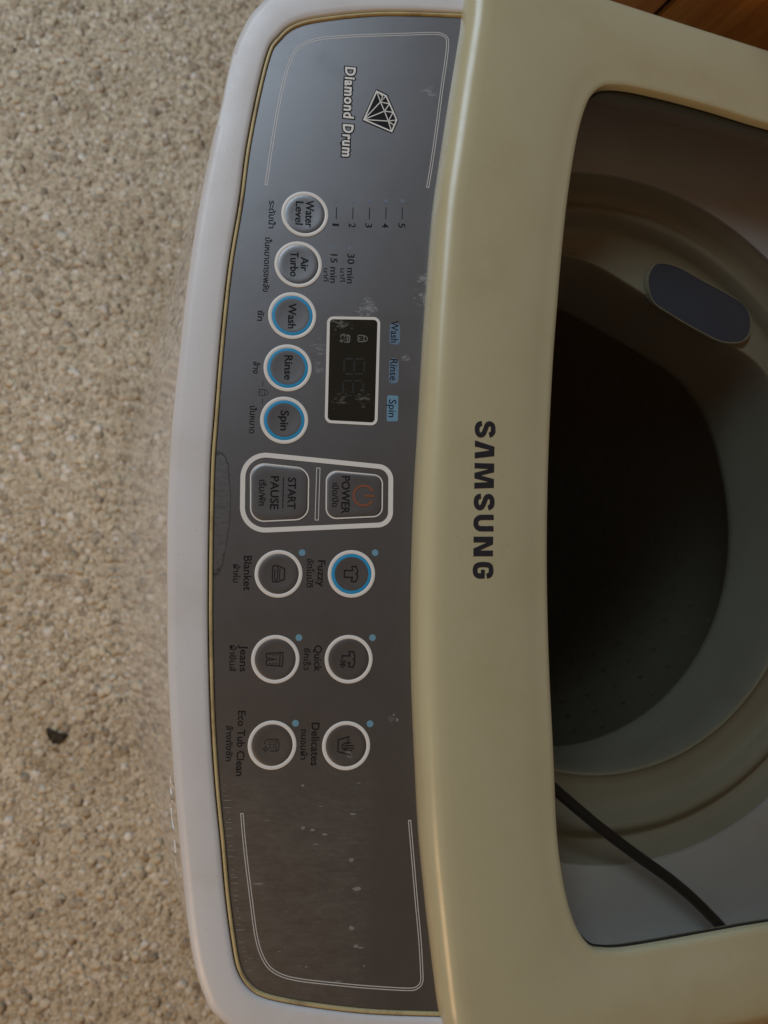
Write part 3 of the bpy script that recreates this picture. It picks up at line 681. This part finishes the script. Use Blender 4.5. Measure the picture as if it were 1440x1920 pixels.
for p in ((703.3, 1036.3), (566.4, 1036.3), (698.4, 1195.6), (560.3, 1195.6), (693.8, 1357), (554, 1356)): dot(p, 1.6, M_PALE)

# dried flecks stuck on the film
gs = []
def fleck(px, py, lx, wy):
    c = loc((px, py)); n = random.randint(6, 8); pts = []
    for k in range(n):
        a = 2 * math.pi * k / n + random.uniform(-.25, .25); rr_ = random.uniform(.65, 1.15); pts.append((c.x + wy * .134 * rr_ * math.sin(a), c.y + lx * .134 * rr_ * math.cos(a)))
    gs.append(plate_geo(PANEL, pts, -.2, .05))
for p in ((662, 1526, 15, 4), (568, 1552, 9, 6), (586, 1556, 10, 5), (609, 1565, 11, 5), (592, 1583, 13, 2), (659, 1612, 9, 8), (670, 1666, 17, 8), (659, 1740, 12, 8), (667, 1774, 10, 6), (676, 1777, 12, 3),
          (568, 1473, 7, 4), (485, 1657, 20, 4), (683, 1811, 4, 4), (574, 1813, 5, 3), (601, 1512, 9, 1.5), (500, 1538, 11, 1.5), (672, 1468, 9, 2), (470, 1797, 10, 1.5), (524, 1784, 6, 1.5), (634, 1840, 14, 2), (745, 1350, 5, 7), (738, 1340, 4, 4)): fleck(*p)
for k in range(34):
    y = 1470 + k * 10.5 + random.uniform(-4, 4); x = np.interp(y, [1380, 1480, 1580, 1680, 1763, 1813, 1850], [411, 419, 430, 439, 450, 461, 480]) + random.uniform(1, 5); fleck(x, y, random.uniform(5, 17), random.uniform(.8, 2.2))
mesh_obj('dried_residue', *join(gs), M_RESIDUE, cp, kind='stuff')

# ---- start/pause and power keys
def PX(L): return [PANEL.loc(*p) for p in L]
mesh_obj('key_border', *ribbon_geo(PANEL, [tuple(p) for p in round_poly(PX([(456, 849), (733, 877), (732, 983.5), (454, 996)]), [11, 6.5, 6.5, 11], 10)], 2.35, H0, .2, True), M_WHITE, cp)
def key(px, rad, label, texts):
    q = round_poly(PX(px), rad, 10); cx = sum(p[0] for p in q) / len(q); cy = sum(p[1] for p in q) / len(q); S = lambda k: [(cx + (x - cx) * k, cy + (y - cy) * k) for x, y in q]
    L = [[PANEL.pt(*p, z) for p in S(k)] for k, z in ((1, -.3), (.995, .18), (.955, .4), (.90, .48), (.7, .42), (.4, .38))]
    b = mesh_obj('key', *loops_geo(L, False, True), M_PANEL, WM, smooth=True, angle=60, label=label)
    mesh_obj('outline', *ribbon_geo(PANEL, q, .6, H0, .32, True), M_WHITE, b)
    for s, a, e, c in texts: letter(b, s, a, e, c, base=.45, offset=.13)
    return b
kb = key([(470, 867), (579, 879), (577.6, 973.6), (470, 978.6)], [6.5, 6.5, 6.5, 6.5], 'large square Start Pause key', [('START', (540.4, 895.8), (539, 954.4), 14.5), ('PAUSE', (507.8, 893), (506.5, 954.5), 15), ('เริ่ม/พัก', (486.5, 900), (485.3, 947.7), 9)])
mesh_obj('divider', *ribbon_geo(PANEL, PX([(531.5, 895), (530, 953.5)]), .4, .2, .56), M_INK, kb)
kp = key([(612, 882), (717, 892), (716.4, 968), (611.5, 973)], [5, 4.5, 4.5, 5], 'smaller square Power key with an orange power symbol', [('POWER', (641, 892.7), (639.5, 963), 15), ('เปิด/ปิด', (623.5, 905.6), (622.6, 950), 8.5)])
pc = loc((681.5, 929.5)); pr = 4.9
mesh_obj('power_symbol', *join([ribbon_geo(PANEL, [(pc.x + pr * math.cos(a), pc.y + pr * math.sin(a)) for a in [math.radians(90 + 28 + j * 304 / 40) for j in range(41)]], 1.0, .2, .56),
         ribbon_geo(PANEL, [(pc.x, pc.y + .6), (pc.x, pc.y + 5.4)], 1.0, .2, .56)]), M_ORANGE, kp)
sp = [Vector(p) for p in PX([(597, 877.5), (593.8, 975)])]; a = offs(sp, .8); b = offs(sp, -.8)
mesh_obj('separator', *ribbon_geo(PANEL, [tuple(a[0]), tuple(a[1]), tuple(b[1]), tuple(b[0])], .35, H0, H1, True), M_THIN, cp)

# ---- display
dq = round_poly(PX([(616, 596), (710.5, 597.5), (705, 795.5), (611.5, 790.5)]), 2.6, 8)
ds = mesh_obj('display', *plate_geo(PANEL, dq, -.5, .10), M_DISPLAY, WM, label='dark unlit display window')
mesh_obj('display_frame', *ribbon_geo(PANEL, dq, 1.4, H0, .28, True), M_WHITE, ds)
tub_icon((647, 635), 3.0, M_DIM, ds, .12); lock_icon((679, 635), 3.3, M_DIM, ds, .12)
def digit(cx, cy):
    g = []; w, h = 14, 19
    for (x0, y0, x1, y1) in ((-w, 1, w, 1), (-w, -1, w, -1)): pass
    for seg in (((h, -w * .7), (h, w * .7)), ((0, -w * .7), (0, w * .7)), ((-h, -w * .7), (-h, w * .7)), ((2, -w), (h - 2, -w)), ((2, w), (h - 2, w)), ((-2, -w), (-h + 2, -w)), ((-2, w), (-h + 2, w))):
        g.append(ribbon_geo(PANEL, PX([(cx + seg[0][0], cy + seg[0][1]), (cx + seg[1][0], cy + seg[1][1])]), .9, 0, .14))
    return mesh_obj('digit', *join(g), M_SEG, ds)
digit(664, 687); digit(662, 728)

# ---- tub seen through the window (lathe about the machine's axis)
AX, AY = 0.0, 0.300
CZ = lambda z: 1.314 + z
def lathe(prof, n=128, ax=AX, ay=AY): return loops_geo([[Vector((ax + r * math.cos(2 * math.pi * i / n), ay + r * math.sin(2 * math.pi * i / n), z)) for i in range(n)] for r, z in prof])
# top cover: flat basin plate with a round hole
n = 128; hole = [Vector((AX + .206 * math.cos(2 * math.pi * i / n), AY + .206 * math.sin(2 * math.pi * i / n), CZ(-.398))) for i in range(n)]
def sq(i, e, y0, y1):
    a = 2 * math.pi * i / n; c, s = math.cos(a), math.sin(a); k = min(e / max(abs(c), 1e-6), (y1 - AY if s > 0 else AY - y0) / max(abs(s), 1e-6)); return Vector((AX + c * k, AY + s * k, 0))
mid = [Vector((p.x, p.y, CZ(-.3975))) for p in [hole[i].lerp(sq(i, .250, .078, .53), .5) for i in range(n)]]
end = [sq(i, .250, .078, .53) + Vector((0, 0, CZ(-.397))) for i in range(n)]
basin = mesh_obj('basin', *loops_geo([[p + Vector((0, 0, -.012)) for p in hole], hole, mid, end]), M_BASIN, WM, smooth=True, angle=40, label='pale grey inner cover round the tub opening')
mesh_obj('basin_wall', *join([box(-.2515, -.249, .21, .535, CZ(-.40), ZT - .001), box(.249, .2515, .21, .535, CZ(-.40), ZT - .001), box(-.249, .249, .531, .534, CZ(-.40), ZT - .001)]), M_BASIN, WM)
LIP = [(1062, 473), (1125, 503), (1187, 541), (1219, 562), (1281, 600), (1359, 645), (1437, 690)]
MOUTH = [(1044, 575), (1106, 610), (1170, 645), (1225, 678), (1281, 714), (1315, 757), (1344, 831), (1360, 900)]
def polar_fn(px, z, r0, bias=0):
    P_ = level(CZ(z)); t = []
    for p in px:
        v = P_.hit(*p); t.append((math.atan2(v.y - AY, v.x), math.hypot(v.x, v.y - AY) + bias))
    t = [((a if a > 0 else a + 2 * math.pi), r_) for a, r_ in t]; t.sort()
    A_ = [a for a, _ in t]; R_ = [r_ for _, r_ in t]; print('polar', [(round(math.degrees(a)), round(b, 4)) for a, b in t])
    def f(a):
        a %= 2 * math.pi
        w = 0.5
        if a < A_[0]: k = min(1, (A_[0] - a) / w); return R_[0] + (r0 - R_[0]) * k
        if a > A_[-1]: k = min(1, (a - A_[-1]) / w); return R_[-1] + (r0 - R_[-1]) * k
        return float(np.interp(a, A_, R_))
    n_ = 192; raw = np.array([f(2 * math.pi * i / n_) for i in range(n_)]); ker = np.ones(9) / 9
    return np.convolve(np.concatenate([raw[-8:], raw, raw[:8]]), ker, 'same')[8:-8]
lipr = polar_fn(LIP, -.4185, .159); mour = polar_fn(MOUTH, -.478, .1553)
def vloop(fn, z): return [Vector((fn(i) * math.cos(2 * math.pi * i / 192), AY + fn(i) * math.sin(2 * math.pi * i / 192), CZ(z))) for i in range(192)]
ringp = [(.2075, -.3995), (.2055, -.4005), (.202, -.4085), (.198, -.4120), (.1950, -.4135), (.1925, -.4125), (.1905, -.4085), (.1875, -.4070), (.1845, -.4085), (.182, -.4155), (.1800, -.4185)]
L = [vloop(lambda i, r_=r_: r_, z) for r_, z in ringp]
L += [vloop(lambda i, k=k: .1800 + (lipr[i] + .002 - .1800) * k, -.4190 - .0005 * k) for k in (.35, .7, 1)]
L += [vloop(lambda i: lipr[i] + .001, -.4180), vloop(lambda i: lipr[i], -.4186), vloop(lambda i: lipr[i] - .0004, -.4215)]
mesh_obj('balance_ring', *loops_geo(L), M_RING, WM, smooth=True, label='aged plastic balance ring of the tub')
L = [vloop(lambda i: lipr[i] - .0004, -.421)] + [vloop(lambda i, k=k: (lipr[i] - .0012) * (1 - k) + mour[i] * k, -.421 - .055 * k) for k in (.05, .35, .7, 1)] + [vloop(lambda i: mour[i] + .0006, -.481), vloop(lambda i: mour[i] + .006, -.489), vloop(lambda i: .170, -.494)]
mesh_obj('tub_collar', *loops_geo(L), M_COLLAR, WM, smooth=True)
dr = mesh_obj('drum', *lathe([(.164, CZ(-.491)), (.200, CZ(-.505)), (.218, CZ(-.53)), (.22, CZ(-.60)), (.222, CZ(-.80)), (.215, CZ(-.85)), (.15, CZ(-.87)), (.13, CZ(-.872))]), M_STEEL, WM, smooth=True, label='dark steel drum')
gs = []
for row in range(9):
    for i in range(46):
        a = 2 * math.pi * (i + .5 * (row % 2)) / 46; z = CZ(-.56 - row * .028); r = .2195; t = Vector((-math.sin(a), math.cos(a), 0)); c = Vector((r * math.cos(a), AY + r * math.sin(a), z)); inw = Vector((-math.cos(a), -math.sin(a), 0)) * .0012
        gs.append(([c + inw * 0 + t * .003 * math.cos(k * math.pi / 3) + Vector((0, 0, .003 * math.sin(k * math.pi / 3))) + inw for k in range(6)], [(0, 1, 2, 3, 4, 5)]))
mesh_obj('drum_holes', *join(gs), M_HOLE, WM, kind='stuff')
pul = lathe([(.135, CZ(-.872)), (.13, CZ(-.862)), (.09, CZ(-.868)), (.04, CZ(-.852)), (.012, CZ(-.845))])
mesh_obj('agitator', *pul, M_TUB, WM, smooth=True, label='round agitator disc at the bottom of the drum')
# blue-grey inset on the ring
R3 = level(CZ(-.4165))
sl = [(680, 740), (700, 660), (750, 622), (860, 645), (1000, 722), (1150, 802), (1255, 872), (1295, 950), (1290, 1040), (1250, 1088), (1190, 1100), (1100, 1085), (950, 1008), (800, 918), (710, 850)]
sl2 = catmull([R3.loc(1000 + x / 3.2, 300 + y / 3.2) for x, y in sl], 4, True)
sm = mesh_obj('filter_inset', *plate_geo(R3, sl2, -3, .9), M_SLATE, WM, label='blue-grey oval inset on the balance ring')
mesh_obj('inset_edge', *ribbon_geo(R3, sl2, .8, -2, 1.3, True), M_RING, sm)
ci = R3.loc(1350, 585); rot_ = math.radians(-62)
el = []
for j in range(40):
    t = 2 * math.pi * j / 40; u, v = 11.5 * math.cos(t), 8 * math.sin(t); el.append((ci[0] + u * math.cos(math.radians(55)) - v * math.sin(math.radians(55)), ci[1] + u * math.sin(math.radians(55)) + v * math.cos(math.radians(55))))
mesh_obj('inset_ridge', *ribbon_geo(R3, el, .5, .5, 1.02, True), M_SLATE, sm)

# ---- cable under the lid
CP = level(CZ(-.3855))
cpx = [(960, 1400), (1000, 1442), (1045, 1484), (1088, 1521), (1129, 1555), (1194, 1604), (1258, 1650), (1307, 1692), (1358, 1745), (1384, 1778)]
cp3 = [CP.hit(*p) for p in cpx]; cp3 = [Vector(v) for v in catmull([tuple(v) for v in cp3], 6)]
L = []; r = .0031
for i, p in enumerate(cp3):
    t = (cp3[min(i + 1, len(cp3) - 1)] - cp3[max(0, i - 1)]).normalized(); s = t.cross(Vector((0, 0, 1))).normalized(); u = s.cross(t)
    L.append([p + (s * math.cos(2 * math.pi * k / 14) + u * math.sin(2 * math.pi * k / 14)) * r for k in range(14)])
tag(mesh_obj('cable', *loops_geo(L, True, True), M_CABLE, smooth=True), label='black cable lying across the grey inner cover under the lid', category='cable')
